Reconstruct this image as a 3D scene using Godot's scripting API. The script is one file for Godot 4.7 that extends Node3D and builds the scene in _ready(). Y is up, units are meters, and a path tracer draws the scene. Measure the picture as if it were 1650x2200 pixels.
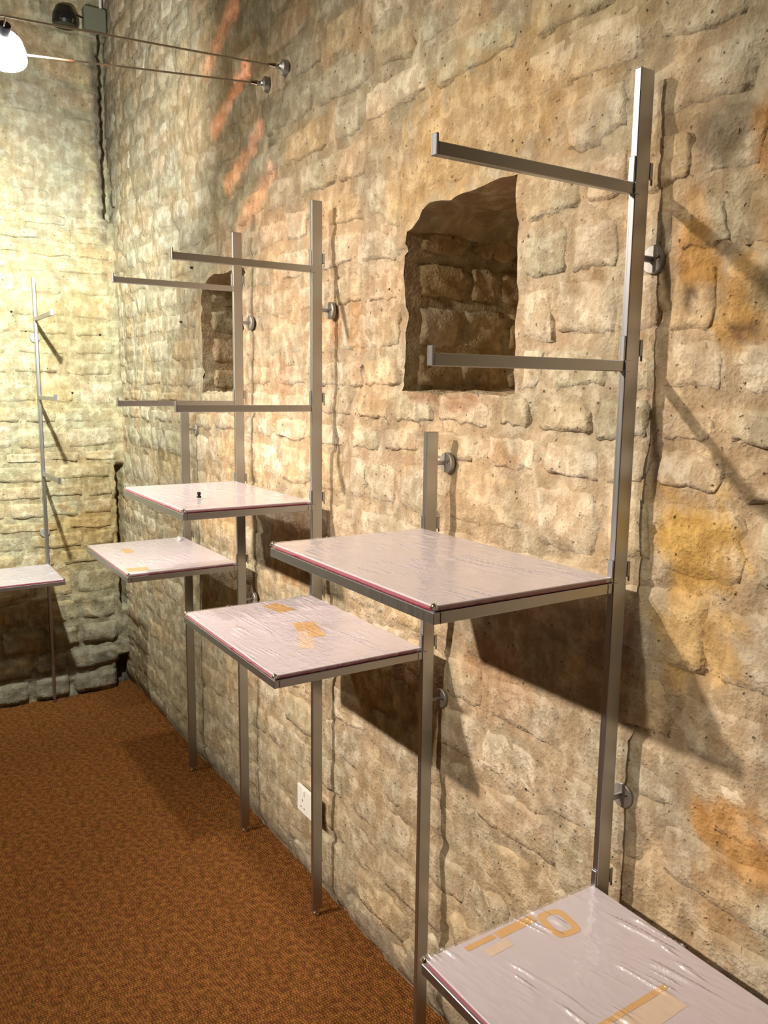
extends Node3D
# A vaulted-cellar shop corner: limewashed stone walls, orange cord carpet, steel wall uprights with bars and film-wrapped shelves.
# Axes: the long stone wall is x = 0 (room at x < 0), the far wall is z = 0, the floor is y = 0.

const POST_OUT := 0.064      # room-side face of the uprights, from the wall
const POST_X := 0.0306       # upright section across the wall
const POST_Z := 0.013        # upright section along the wall
const SHELF_D := 0.3632
const BAR_L := 0.3722
const RAIL_H := 0.0174
const TALL := 2.031
const SHORT := 1.4586

var noise_a := FastNoiseLite.new()
var noise_b := FastNoiseLite.new()
var noise_c := FastNoiseLite.new()
var M := {}
var used := {}


# ---------------------------------------------------------------- helpers
func numbered(called: String) -> String:
	if not used.has(called):
		used[called] = 0
		return called
	used[called] += 1
	return "%s_%03d" % [called, used[called]]


func tag(o: Node3D, label: String, category: String, group := "") -> Node3D:
	o.set_meta("label", label)
	o.set_meta("category", category)
	if group != "":
		o.set_meta("group", group)
	return o


func thing(called: String, label: String, category: String, at := Vector3.ZERO, turn := 0.0, group := "") -> Node3D:
	var o := Node3D.new()
	o.name = numbered(called)
	o.position = at
	o.rotation.y = turn
	add_child(o)
	tag(o, label, category, group)
	return o


func put(called: String, mesh: Mesh, mat: Material, parent: Node, at := Vector3.ZERO) -> MeshInstance3D:
	var o := MeshInstance3D.new()
	o.name = numbered(called) if parent == self else called
	o.mesh = mesh
	o.material_override = mat
	o.position = at
	o.cast_shadow = GeometryInstance3D.SHADOW_CASTING_SETTING_ON
	parent.add_child(o, true)
	return o


func h01(i: int, k := 0) -> float:
	var x := sin(float(i) * 127.1 + float(k) * 311.7 + 17.3) * 43758.5453
	return x - floor(x)


func tri(st: SurfaceTool, a: Vector3, b: Vector3, c: Vector3, n: Vector3) -> void:
	# clockwise seen from the side n points to
	if (c - a).cross(b - a).dot(n) < 0.0:
		var t := b
		b = c
		c = t
	for p in [a, b, c]:
		st.set_normal(n)
		st.add_vertex(p)


func quad(st: SurfaceTool, a: Vector3, b: Vector3, c: Vector3, d: Vector3, n: Vector3) -> void:
	tri(st, a, b, c, n)
	tri(st, a, c, d, n)


func add_box(st: SurfaceTool, c: Vector3, s: Vector3, bev := 0.001) -> void:
	# a box with chamfered edges
	var h := s * 0.5
	var b: float = min(bev, min(h.x, min(h.y, h.z)) * 0.9)
	var axes := [Vector3.RIGHT, Vector3.UP, Vector3.BACK]
	for i in 3:
		var n: Vector3 = axes[i]
		var u: Vector3 = axes[(i + 1) % 3]
		var v: Vector3 = axes[(i + 2) % 3]
		var hn := h.dot(n)
		var hu := h.dot(u)
		var hv := h.dot(v)
		for sg in [-1.0, 1.0]:
			var o: Vector3 = c + n * hn * sg
			quad(st, o + u * (hu - b) + v * (hv - b), o - u * (hu - b) + v * (hv - b), o - u * (hu - b) - v * (hv - b), o + u * (hu - b) - v * (hv - b), n * sg)
			for s2 in [-1.0, 1.0]:
				# edge chamfer between faces n and u
				var nn: Vector3 = (n * sg + u * s2).normalized()
				var p1: Vector3 = c + n * sg * hn + u * s2 * (hu - b)
				var p2: Vector3 = c + n * sg * (hn - b) + u * s2 * hu
				quad(st, p1 + v * (hv - b), p2 + v * (hv - b), p2 - v * (hv - b), p1 - v * (hv - b), nn)
	for sx in [-1.0, 1.0]:
		for sy in [-1.0, 1.0]:
			for sz in [-1.0, 1.0]:
				var q := Vector3(sx * h.x, sy * h.y, sz * h.z)
				tri(st, c + q - Vector3(0, sy * b, sz * b), c + q - Vector3(sx * b, 0, sz * b), c + q - Vector3(sx * b, sy * b, 0), Vector3(sx, sy, sz).normalized())


func box(s: Vector3, bev := 0.001, c := Vector3.ZERO) -> ArrayMesh:
	var st := SurfaceTool.new()
	st.begin(Mesh.PRIMITIVE_TRIANGLES)
	add_box(st, c, s, bev)
	return st.commit()


func add_lathe(st: SurfaceTool, prof: Array, base: Transform3D, n := 20) -> void:
	# prof: Vector2(radius, height) along local y, smooth round, creased along the profile
	for j in prof.size() - 1:
		var a: Vector2 = prof[j]
		var b: Vector2 = prof[j + 1]
		var d := b - a
		var nr := Vector2(d.y, -d.x).normalized()
		for i in n:
			var t0 := TAU * i / n
			var t1 := TAU * (i + 1) / n
			var q := []
			var nn := []
			for t in [t0, t1]:
				for r in [a, b]:
					q.append(base * Vector3(cos(t) * r.x, r.y, sin(t) * r.x))
					nn.append((base.basis * Vector3(cos(t) * nr.x, nr.y, sin(t) * nr.x)).normalized())
			var mid: Vector3 = (nn[0] + nn[2]).normalized()
			for f in [[0, 1, 3], [0, 3, 2]]:
				var i0: int = f[0]
				var i1: int = f[1]
				var i2: int = f[2]
				if (q[i2] - q[i0]).cross(q[i1] - q[i0]).dot(mid) < 0.0:
					var tmp := i1
					i1 = i2
					i2 = tmp
				for k in [i0, i1, i2]:
					st.set_normal(nn[k])
					st.add_vertex(q[k])


func lathe(prof: Array, base := Transform3D.IDENTITY, n := 20) -> ArrayMesh:
	var st := SurfaceTool.new()
	st.begin(Mesh.PRIMITIVE_TRIANGLES)
	add_lathe(st, prof, base, n)
	return st.commit()


func along(dir: Vector3, at := Vector3.ZERO) -> Transform3D:
	# a frame whose y runs along dir
	var y := dir.normalized()
	var x := y.cross(Vector3(0.31, 0.17, 0.93)).normalized()
	return Transform3D(Basis(x, y, x.cross(y)), at)


func rod(a: Vector3, b: Vector3, r: float, n := 14) -> ArrayMesh:
	var l := a.distance_to(b)
	return lathe([Vector2(0, 0), Vector2(r, 0), Vector2(r, l), Vector2(0, l)], along(b - a, a), n)


func ball(r: float, n := 14) -> ArrayMesh:
	var pr := []
	for i in 9:
		var t := PI * i / 8.0 - PI / 2
		pr.append(Vector2(cos(t) * r, sin(t) * r))
	return lathe(pr, Transform3D.IDENTITY, n)


func sheet(pts: PackedVector3Array, nu: int, nv: int, cols: PackedColorArray, out: Vector3, skip := PackedByteArray()) -> ArrayMesh:
	# a smooth nu x nv grid; out says which side is the front
	var nor := PackedVector3Array()
	nor.resize(pts.size())
	var sgn := 1.0
	var mid := (nv / 2) * nu + nu / 2
	if (pts[mid + 1 - nu] - pts[mid - nu]).cross(pts[mid] - pts[mid - nu]).dot(out) < 0.0:
		sgn = -1.0
	for j in nv:
		for i in nu:
			var du := pts[j * nu + mini(i + 1, nu - 1)] - pts[j * nu + maxi(i - 1, 0)]
			var dv := pts[mini(j + 1, nv - 1) * nu + i] - pts[maxi(j - 1, 0) * nu + i]
			nor[j * nu + i] = (du.cross(dv) * sgn).normalized()
	var idx := PackedInt32Array()
	for j in nv - 1:
		for i in nu - 1:
			if skip.size() and skip[j * (nu - 1) + i]:
				continue
			var a := j * nu + i
			if sgn > 0:
				idx.append_array([a, a + nu, a + 1, a + 1, a + nu, a + nu + 1])
			else:
				idx.append_array([a, a + 1, a + nu, a + 1, a + nu + 1, a + nu])
	var arr := []
	arr.resize(Mesh.ARRAY_MAX)
	arr[Mesh.ARRAY_VERTEX] = pts
	arr[Mesh.ARRAY_NORMAL] = nor
	if cols.size():
		arr[Mesh.ARRAY_COLOR] = cols
	arr[Mesh.ARRAY_INDEX] = idx
	var m := ArrayMesh.new()
	m.add_surface_from_arrays(Mesh.PRIMITIVE_TRIANGLES, arr)
	return m


func steps(cuts: Array, size: Array) -> PackedFloat32Array:
	var r := PackedFloat32Array()
	for k in cuts.size() - 1:
		var n: int = maxi(1, roundi((cuts[k + 1] - cuts[k]) / size[k]))
		for i in n:
			r.append(lerpf(cuts[k], cuts[k + 1], float(i) / n))
	r.append(cuts[-1])
	return r


# ---------------------------------------------------------------- materials
func make_materials() -> void:
	var n := 1024
	var f1 := FastNoiseLite.new()
	f1.seed = 11
	f1.frequency = 0.012
	f1.fractal_octaves = 5
	f1.fractal_gain = 0.62
	var i1 := f1.get_seamless_image(n, n)
	var f2 := FastNoiseLite.new()
	f2.seed = 23
	f2.frequency = 0.075
	f2.fractal_octaves = 4
	f2.fractal_gain = 0.6
	var i2 := f2.get_seamless_image(n, n)
	var f3 := FastNoiseLite.new()
	f3.seed = 5
	f3.noise_type = FastNoiseLite.TYPE_CELLULAR
	f3.cellular_return_type = FastNoiseLite.RETURN_DISTANCE
	f3.frequency = 0.022
	f3.fractal_type = FastNoiseLite.FRACTAL_NONE
	var i3 := f3.get_seamless_image(n, n)
	# tooling: short near-vertical strokes
	var f4 := FastNoiseLite.new()
	f4.seed = 41
	f4.frequency = 0.03
	f4.fractal_octaves = 3
	var i4 := f4.get_seamless_image(n, 256)
	i4.resize(n, n, Image.INTERPOLATE_CUBIC)
	for im in [i1, i2, i3, i4]:
		im.convert(Image.FORMAT_L8)
	var d1: PackedByteArray = i1.get_data()
	var d2: PackedByteArray = i2.get_data()
	var d3: PackedByteArray = i3.get_data()
	var d4: PackedByteArray = i4.get_data()
	var col := PackedByteArray()
	col.resize(n * n * 3)
	var hgt := PackedByteArray()
	hgt.resize(n * n)
	for k in n * n:
		var a := d1[k] / 255.0
		var b := d2[k] / 255.0
		var c := d3[k] / 255.0
		var s := d4[k] / 255.0
		var pit := clampf((0.13 - c) * 9.0, 0.0, 1.0) * clampf((b - 0.56) * 9.0, 0.0, 1.0)
		var hh := 0.46 * a + 0.32 * b + 0.12 * s - 0.55 * pit + 0.06 * smoothstep(0.53, 0.60, a)
		hgt[k] = clampi(int(hh * 300.0 - 10.0), 0, 255)
		var w := 0.82 + 0.20 * (a - 0.5) + 0.16 * (b - 0.5) + 0.14 * (s - 0.5) - 0.42 * pit + 0.055 * smoothstep(0.52, 0.62, a) - 0.07 * smoothstep(0.60, 0.68, b)
		var warm := (0.5 - a) * 0.10
		col[k * 3] = clampi(int((w + 0.05 + warm * 0.3) * 255.0), 0, 255)
		col[k * 3 + 1] = clampi(int((w + 0.03 - warm * 0.3) * 255.0), 0, 255)
		col[k * 3 + 2] = clampi(int((w - 0.01 - warm) * 255.0), 0, 255)
	var ctex := ImageTexture.create_from_image(Image.create_from_data(n, n, false, Image.FORMAT_RGB8, col))
	var htex := ImageTexture.create_from_image(Image.create_from_data(n, n, false, Image.FORMAT_L8, hgt))
	var stone := StandardMaterial3D.new()
	stone.resource_name = "limewashed stone"
	stone.vertex_color_use_as_albedo = true
	stone.albedo_texture = ctex
	stone.uv1_triplanar = true
	stone.uv1_world_triplanar = true
	stone.uv1_scale = Vector3(1.25, 1.25, 1.25)
	stone.roughness = 0.93
	stone.metallic_specular = 0.25
	stone.heightmap_enabled = true
	stone.heightmap_texture = htex
	stone.heightmap_scale = 0.6
	M.stone = stone

	# cord carpet: rows of small loops
	var cn := 512
	var ch := PackedByteArray()
	ch.resize(cn * cn)
	var cc := PackedByteArray()
	cc.resize(cn * cn * 3)
	var g1 := FastNoiseLite.new()
	g1.seed = 77
	g1.frequency = 0.02
	g1.fractal_octaves = 4
	var gi := g1.get_seamless_image(cn, cn)
	gi.convert(Image.FORMAT_L8)
	var gd := gi.get_data()
	var g2 := FastNoiseLite.new()
	g2.seed = 78
	g2.frequency = 0.16
	g2.fractal_octaves = 2
	var gj := g2.get_seamless_image(cn, cn)
	gj.convert(Image.FORMAT_L8)
	var ge := gj.get_data()
	for y in cn:
		for x in cn:
			var k := y * cn + x
			var row := int(floor(y / 16.0))
			var off := 4.0 * h01(row, 3) * 4.0
			var u := fposmod(x + off + (ge[k] - 128) * 0.03, 16.0) / 16.0
			var v := fposmod(y + (ge[k] - 128) * 0.035, 16.0) / 16.0
			var cell := int(floor((x + off) / 16.0)) % 32
			var loop := sin(PI * u) * sin(PI * v)
			var t := h01(cell + row * 37, 9)
			var hv := pow(loop, 0.6) * (0.75 + 0.25 * t) + (ge[k] - 128) / 620.0
			ch[k] = clampi(int(hv * 230.0), 0, 255)
			var w := 0.50 + 0.40 * pow(loop, 0.5) * (0.8 + 0.2 * t) + (gd[k] - 128) / 700.0 + (ge[k] - 128) / 520.0
			var hue := (h01(cell + row * 41, 5) - 0.5) * 0.10
			cc[k * 3] = clampi(int(w * 255.0), 0, 255)
			cc[k * 3 + 1] = clampi(int(w * (1.0 + hue) * 250.0), 0, 255)
			cc[k * 3 + 2] = clampi(int(w * (1.0 - hue) * 245.0), 0, 255)
	var carpet := StandardMaterial3D.new()
	carpet.resource_name = "orange cord carpet"
	carpet.albedo_color = Color(0.70, 0.475, 0.275)
	carpet.albedo_texture = ImageTexture.create_from_image(Image.create_from_data(cn, cn, false, Image.FORMAT_RGB8, cc))
	carpet.heightmap_enabled = true
	carpet.heightmap_texture = ImageTexture.create_from_image(Image.create_from_data(cn, cn, false, Image.FORMAT_L8, ch))
	carpet.heightmap_scale = 0.35
	carpet.uv1_triplanar = true
	carpet.uv1_world_triplanar = true
	carpet.uv1_scale = Vector3(3.9, 3.9, 3.9)
	carpet.roughness = 1.0
	carpet.metallic_specular = 0.1
	M.carpet = carpet

	# brushed steel
	var bn := 256
	var bi := PackedByteArray()
	bi.resize(bn * bn)
	for y in bn:
		for x in bn:
			bi[y * bn + x] = clampi(int(118 + 46 * h01(x, 1) + 16 * h01(x * 3 + y / 40, 2)), 0, 255)
	var btex := ImageTexture.create_from_image(Image.create_from_data(bn, bn, false, Image.FORMAT_L8, bi))
	var steel := StandardMaterial3D.new()
	steel.resource_name = "brushed steel"
	steel.albedo_color = Color(0.68, 0.685, 0.70)
	steel.metallic = 1.0
	steel.roughness = 0.62
	steel.roughness_texture = btex
	steel.uv1_triplanar = true
	steel.uv1_scale = Vector3(9, 0.4, 9)
	M.steel = steel
	M.satin = plain("satin steel", Color(0.66, 0.65, 0.63), 0.55, 0.75)
	M.chrome = plain("polished steel", Color(0.80, 0.78, 0.75), 0.12, 1.0)
	M.cable = plain("tinned lighting cable", Color(0.60, 0.56, 0.48), 0.45, 0.5)
	M.board = plain("white laminate board", Color(0.785, 0.755, 0.79), 0.45, 0.0)
	M.edge = plain("magenta edge film", Color(0.55, 0.10, 0.23), 0.4, 0.0)
	M.tape = plain("brown parcel tape", Color(0.83, 0.655, 0.37), 0.3, 0.0)
	M.tape_edge = plain("faded tape", Color(0.85, 0.765, 0.68), 0.35, 0.0)
	M.white = plain("white plastic", Color(0.86, 0.86, 0.84), 0.35, 0.0)
	M.grey = plain("grey print", Color(0.35, 0.35, 0.36), 0.5, 0.0)
	M.dark = plain("dark hole", Color(0.06, 0.045, 0.035), 0.9, 0.0)
	M.black = plain("black plastic", Color(0.075, 0.085, 0.085), 0.3, 0.0)
	M.box = plain("grey green box", Color(0.42, 0.43, 0.36), 0.6, 0.0)
	M.rubber = plain("black rubber", Color(0.05, 0.05, 0.05), 0.7, 0.0)
	var film := StandardMaterial3D.new()
	film.resource_name = "clear stretch film"
	film.transparency = BaseMaterial3D.TRANSPARENCY_ALPHA
	film.albedo_color = Color(0.96, 0.94, 0.97, 0.09)
	film.roughness = 0.13
	film.metallic_specular = 0.62
	film.cull_mode = BaseMaterial3D.CULL_DISABLED
	M.film = film
	var fold := film.duplicate()
	fold.resource_name = "bunched film"
	fold.albedo_color = Color(0.93, 0.91, 0.92, 0.6)
	M.film_fold = fold
	var plaster := plain("limewashed plaster", Color(0.74, 0.66, 0.52), 0.95, 0.0)
	M.plaster = plaster
	M.gloom = plain("wall with gloom in its colour", Color(0.38, 0.35, 0.32), 0.9, 0.0)  # colour darkened so the unseen front wall dims reflections in the steel
	var glow := StandardMaterial3D.new()
	glow.resource_name = "glowing lamp glass"
	glow.albedo_color = Color(1, 1, 1)
	glow.emission_enabled = true
	glow.emission = Color(0.96, 0.98, 1.0)
	glow.emission_energy_multiplier = 7.0
	M.glow = glow
	var glow2 := glow.duplicate()
	glow2.resource_name = "warm lamp glass"
	glow2.emission = Color(1.0, 0.86, 0.66)
	glow2.emission_energy_multiplier = 6.0
	M.warm_glow = glow2
	var glow3 := glow2.duplicate()
	glow3.emission_energy_multiplier = 0.5
	M.panel_glow = glow3


func plain(called: String, c: Color, rough: float, metal: float) -> StandardMaterial3D:
	var m := StandardMaterial3D.new()
	m.resource_name = called
	m.albedo_color = c
	m.roughness = rough
	m.metallic = metal
	return m


# ---------------------------------------------------------------- masonry
# stains and tones of the long wall: height, place along the wall, half height, half width, linear colour, strength
const MAIN_TONES := [
	[2.08, 2.80, 0.13, 0.26, 0.53, 0.36, 0.16, 0.5], [2.01, 2.60, 0.08, 0.14, 0.54, 0.38, 0.19, 0.45],
	[1.92, 3.375, 0.045, 0.05, 0.16, 0.13, 0.09, 0.8], [1.77, 3.34, 0.07, 0.04, 0.50, 0.28, 0.08, 0.8],
	[1.68, 3.42, 0.06, 0.06, 0.52, 0.31, 0.09, 0.75], [1.86, 3.45, 0.12, 0.035, 0.46, 0.24, 0.08, 0.7],
	[1.32, 3.36, 0.075, 0.085, 0.56, 0.36, 0.10, 0.85], [1.17, 3.37, 0.08, 0.08, 0.58, 0.39, 0.15, 0.7],
	[0.87, 3.47, 0.06, 0.07, 0.56, 0.31, 0.10, 0.8], [0.76, 3.46, 0.07, 0.06, 0.50, 0.32, 0.15, 0.6],
	[1.81, 3.40, 0.055, 0.055, 0.38, 0.35, 0.25, 0.7], [1.70, 3.46, 0.05, 0.03, 0.25, 0.22, 0.15, 0.8],
	[1.425, 2.87, 0.025, 0.03, 0.40, 0.25, 0.13, 0.65], [1.415, 2.92, 0.022, 0.03, 0.38, 0.25, 0.14, 0.65],
	[1.735, 3.08, 0.018, 0.022, 0.30, 0.21, 0.12, 0.75], [1.75, 3.14, 0.016, 0.022, 0.33, 0.24, 0.14, 0.7],
	[1.692, 3.325, 0.016, 0.016, 0.13, 0.09, 0.06, 0.9], [1.645, 3.42, 0.014, 0.022, 0.17, 0.10, 0.06, 0.85],
	[1.58, 1.865, 0.05, 0.06, 0.40, 0.24, 0.15, 0.6], [1.53, 2.62, 0.014, 0.06, 0.30, 0.17, 0.11, 0.7],
	[1.52, 2.75, 0.02, 0.06, 0.36, 0.20, 0.13, 0.6], [1.70, 2.30, 0.06, 0.035, 0.46, 0.28, 0.14, 0.7],
	[1.72, 2.18, 0.06, 0.035, 0.56, 0.32, 0.17, 0.6], [1.22, 0.64, 0.07, 0.05, 0.27, 0.21, 0.11, 0.8],
	[1.22, 0.76, 0.06, 0.05, 0.45, 0.33, 0.15, 0.6], [1.83, 0.42, 0.05, 0.05, 0.36, 0.29, 0.18, 0.5],
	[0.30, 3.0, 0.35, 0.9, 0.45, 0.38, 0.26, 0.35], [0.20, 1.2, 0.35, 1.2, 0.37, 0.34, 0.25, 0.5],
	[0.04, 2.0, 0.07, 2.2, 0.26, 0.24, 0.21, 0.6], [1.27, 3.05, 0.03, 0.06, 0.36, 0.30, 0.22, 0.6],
	[1.05, 1.95, 0.10, 0.16, 0.50, 0.29, 0.13, 0.5], [1.30, 1.45, 0.08, 0.10, 0.60, 0.40, 0.20, 0.5],
	[1.10, 1.30, 0.10, 0.30, 0.54, 0.36, 0.16, 0.5], [0.95, 2.9, 0.10, 0.12, 0.50, 0.30, 0.16, 0.45],
	[2.55, 1.2, 0.25, 0.35, 0.46, 0.34, 0.20, 0.45], [2.20, 3.2, 0.12, 0.3, 0.44, 0.36, 0.21, 0.4],
]
const FAR_TONES := [
	[1.80, -0.20, 0.20, 0.14, 0.42, 0.33, 0.17, 0.55], [1.62, -0.16, 0.12, 0.12, 0.42, 0.37, 0.26, 0.5],
	[1.02, -0.12, 0.20, 0.16, 0.38, 0.27, 0.14, 0.55], [0.80, -0.2, 0.16, 0.22, 0.46, 0.31, 0.12, 0.6],
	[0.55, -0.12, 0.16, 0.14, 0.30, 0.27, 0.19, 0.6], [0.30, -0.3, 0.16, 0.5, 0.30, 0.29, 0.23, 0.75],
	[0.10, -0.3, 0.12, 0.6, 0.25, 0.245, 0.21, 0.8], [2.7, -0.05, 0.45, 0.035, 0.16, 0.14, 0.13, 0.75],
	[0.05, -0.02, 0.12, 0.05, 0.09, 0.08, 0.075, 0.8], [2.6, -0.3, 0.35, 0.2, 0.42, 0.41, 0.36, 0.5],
	[1.46, -0.33, 0.05, 0.12, 0.52, 0.43, 0.23, 0.5],
]


func tone(u: float, v: float, base: Color, tones: Array) -> Color:
	# u along the wall, v up
	var c := base
	var m := noise_b.get_noise_2d(u * 6.0, v * 6.0)
	var m2 := noise_c.get_noise_2d(u * 9.0 + 40.0, v * 4.0)
	c = c.lerp(Color(0.56, 0.43, 0.28), 0.5 * smoothstep(0.08, 0.34, m))
	c = c.lerp(Color(0.46, 0.45, 0.36), 0.45 * smoothstep(0.08, 0.34, -m))
	c = c * (1.0 + 0.20 * m2)
	var w := noise_a.get_noise_2d(u * 14.0, v * 14.0) * 0.7
	for t in tones:
		var a: float = (v - t[0]) / t[2]
		var b: float = (u - t[1]) / t[3]
		if absf(a) > 1.6 or absf(b) > 1.6:
			continue
		var r := sqrt(a * a + b * b) + w
		if r < 1.15:
			c = c.lerp(Color(t[4], t[5], t[6]), t[7] * clampf((1.15 - r) / 0.4, 0.0, 1.0))
	c.a = 1.0
	return c


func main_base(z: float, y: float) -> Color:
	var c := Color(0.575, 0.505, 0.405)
	c = c.lerp(Color(0.405, 0.39, 0.315), clampf((y - 1.85) / 0.35, 0.0, 1.0) * 0.95)  # greyer upper stone, darkened further to imitate weaker light up there
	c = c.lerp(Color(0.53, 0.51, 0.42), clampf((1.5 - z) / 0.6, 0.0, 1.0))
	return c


func main_point(z: float, y: float, lift := 0.0) -> Vector3:
	var d := noise_a.get_noise_2d(z * 7.0, y * 7.0) * 0.0045 + noise_b.get_noise_2d(z * 34.0, y * 34.0) * 0.003 + noise_c.get_noise_2d(z * 1.1, y * 1.1) * 0.012
	if y < 0.07:
		d -= (0.07 - y) * 0.35
	# small wander of the outline, so that no edge is ruled
	var wz := noise_b.get_noise_2d(z * 11.0 + 7.0, y * 11.0) * 0.010
	var wy := noise_b.get_noise_2d(z * 11.0, y * 11.0 + 31.0) * 0.008
	# the broken upper left corner of the large niche
	wy -= 0.05 * smoothstep(2.64, 2.50, z) * smoothstep(1.80, 1.95, y) * smoothstep(2.10, 1.97, y) * smoothstep(2.38, 2.50, z)
	wy -= 0.035 * smoothstep(1.30, 1.16, z) * smoothstep(1.80, 1.94, y) * smoothstep(2.08, 1.96, y) * smoothstep(1.05, 1.16, z)
	return Vector3(-d + 0.004 - lift, y + wy, z + wz)


func gap(u: float, v: float) -> float:
	# joints washed out here and there
	return 0.009 * smoothstep(0.20, 0.42, noise_b.get_noise_2d(u * 9.0 + 200.0, v * 16.0))


func far_crack(x: float, y: float) -> float:
	# the open joint in the corner
	var w := 0.0
	var wob := noise_b.get_noise_1d(y * 40.0)
	if y > 2.33 and y < 3.2:
		w = 0.022 + 0.012 * wob
	elif y > 0.42 and y < 1.16:
		w = 0.010 + 0.010 * wob
	elif y < 0.16:
		w = 0.05
	if w <= 0.0:
		return 0.0
	return smoothstep(w + 0.012, w * 0.5, absf(x + 0.014))


func far_point(x: float, y: float, lift := 0.0) -> Vector3:
	var d := noise_a.get_noise_2d(x * 5.0 + 90.0, y * 6.0) * 0.006 + noise_b.get_noise_2d(x * 26.0 + 50.0, y * 28.0) * 0.0035
	d -= far_crack(x, y) * 0.09
	if y < 0.5:
		d += noise_a.get_noise_2d(x * 9.0 + 20.0, y * 16.0) * 0.016
	return Vector3(x, y + noise_b.get_noise_2d(x * 11.0, y * 11.0 + 63.0) * 0.006, d - 0.004 + lift)


func pillow(corners: Array, on: Callable, base: Color, paint: Callable, h: float, nu: int, nv: int, seed_at: int, out: Vector3) -> ArrayMesh:
	# one stone: its rim sinks into the mortar, its face stands proud. corners: (u, v) anticlockwise from low left
	var pts := PackedVector3Array()
	var cols := PackedColorArray()
	var tilt_u := (h01(seed_at, 1) - 0.5) * 0.003
	var tilt_v := (h01(seed_at, 2) - 0.5) * 0.003
	for j in nv:
		var t := 2.0 * j / (nv - 1) - 1.0
		for i in nu:
			var s := 2.0 * i / (nu - 1) - 1.0
			# crowd the grid towards the rim
			var s2 := sin(s * PI / 2) * 0.6 + s * 0.4
			var t2 := sin(t * PI / 2) * 0.6 + t * 0.4
			# round the corners
			var k := s2 * s2 * t2 * t2
			var su := s2 * (1.0 - 0.09 * k)
			var tv := t2 * (1.0 - 0.09 * k)
			var a := (su + 1.0) * 0.5
			var b := (tv + 1.0) * 0.5
			var lo: Vector2 = (corners[0] as Vector2).lerp(corners[1], a)
			var hi: Vector2 = (corners[3] as Vector2).lerp(corners[2], a)
			var p := lo.lerp(hi, b)
			p += Vector2(noise_a.get_noise_2d(p.x * 30.0 + seed_at, p.y * 30.0), noise_a.get_noise_2d(p.x * 30.0, p.y * 30.0 + seed_at + 50)) * 0.008
			var rim: float = maxf(absf(s2), absf(t2))
			var lift := h * (1.0 - pow(rim, 10.0)) - 0.0075 * smoothstep(0.90, 1.0, rim)
			if i == 0 or j == 0 or i == nu - 1 or j == nv - 1:
				lift -= 0.006
			lift += (tilt_u * s2 + tilt_v * t2) * (1.0 - rim * rim)
			lift += noise_c.get_noise_2d(p.x * 16.0 + seed_at * 3.0, p.y * 16.0) * 0.004 * (1.0 - rim)
			pts.append(on.call(p.x, p.y, lift))
			cols.append(paint.call(p.x, p.y, base))
	return sheet(pts, nu, nv, cols, out)


func stone_tone(k: int, where: Color) -> Color:
	var r := h01(k, 21)
	var c := where
	if r < 0.16:
		c = c.lerp(Color(0.56, 0.41, 0.21), 0.4)
	elif r < 0.30:
		c = c.lerp(Color(0.46, 0.45, 0.33), 0.5)
	elif r < 0.40:
		c = c.lerp(Color(0.60, 0.44, 0.31), 0.4)
	elif r < 0.60:
		c = c.lerp(Color(0.68, 0.61, 0.50), 0.6)
	var v := 0.93 + 0.16 * h01(k, 22)
	return Color(c.r * v, c.g * v, c.b * v)


const MAIN_COURSES := [0.0, 0.115, 0.235, 0.355, 0.48, 0.605, 0.725, 0.85, 0.965, 1.09, 1.25, 1.385, 1.465, 1.54, 1.633, 1.75, 1.85, 1.955, 2.06, 2.17, 2.275, 2.38, 2.49, 2.60, 2.71, 2.82, 2.93, 3.05, 3.16, 3.28]
# joints read off for the courses beside and under the large niche
const MAIN_JOINTS := {
	10: [0.0, 0.09, 0.30, 0.52, 0.60, 0.70, 0.98, 1.22, 1.40, 1.60, 1.85, 2.05, 2.27, 2.38, 2.52, 2.70, 2.98, 3.17, 3.29, 3.46, 3.62, 3.8],
	11: [0.0, 0.14, 0.36, 0.50, 0.86, 1.07, 1.30, 1.57, 1.80, 2.04, 2.28, 2.44, 2.60, 2.83, 3.01, 3.17, 3.28, 3.42, 3.6, 3.8],
	12: [0.0, 0.17, 0.38, 0.62, 0.9, 1.14, 1.35, 1.58, 1.85, 2.10, 2.29, 2.48, 2.66, 2.86, 2.98, 3.14, 3.27, 3.40, 3.58, 3.8],
	13: [0.0, 0.10, 0.26, 0.44, 0.70, 0.96, 1.18, 1.56, 1.78, 2.02, 2.26, 2.34, 2.526, 2.92, 3.01, 3.17, 3.27, 3.41, 3.55, 3.8],
	14: [0.0, 0.09, 0.31, 0.55, 0.80, 1.18, 1.56, 1.75, 2.0, 2.20, 2.41, 2.526, 2.92, 3.03, 3.20, 3.28, 3.38, 3.52, 3.8],
	15: [0.0, 0.10, 0.28, 0.52, 0.74, 0.95, 1.18, 1.56, 1.70, 1.96, 2.16, 2.33, 2.526, 2.92, 3.06, 3.19, 3.30, 3.40, 3.5, 3.8],
	16: [0.0, 0.12, 0.33, 0.48, 0.66, 0.92, 1.18, 1.56, 1.80, 2.08, 2.30, 2.526, 2.92, 3.10, 3.21, 3.33, 3.45, 3.6, 3.8],
}
const FAR_COURSES := [0.0, 0.125, 0.245, 0.375, 0.505, 0.66, 0.75, 0.84, 0.91, 1.0, 1.08, 1.175, 1.24, 1.36, 1.45, 1.59, 1.68, 1.775, 1.855, 1.96, 2.06, 2.135, 2.20, 2.27, 2.34, 2.45, 2.56, 2.68, 2.79, 2.91, 3.03, 3.15, 3.27]


func niche_here(z0: float, z1: float, y0: float, y1: float) -> bool:
	var zc := (z0 + z1) / 2
	var yc := (y0 + y1) / 2
	return yc > 1.53 and yc < 1.955 and ((zc > 1.18 and zc < 1.56) or (zc > 2.526 and zc < 2.92))


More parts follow.
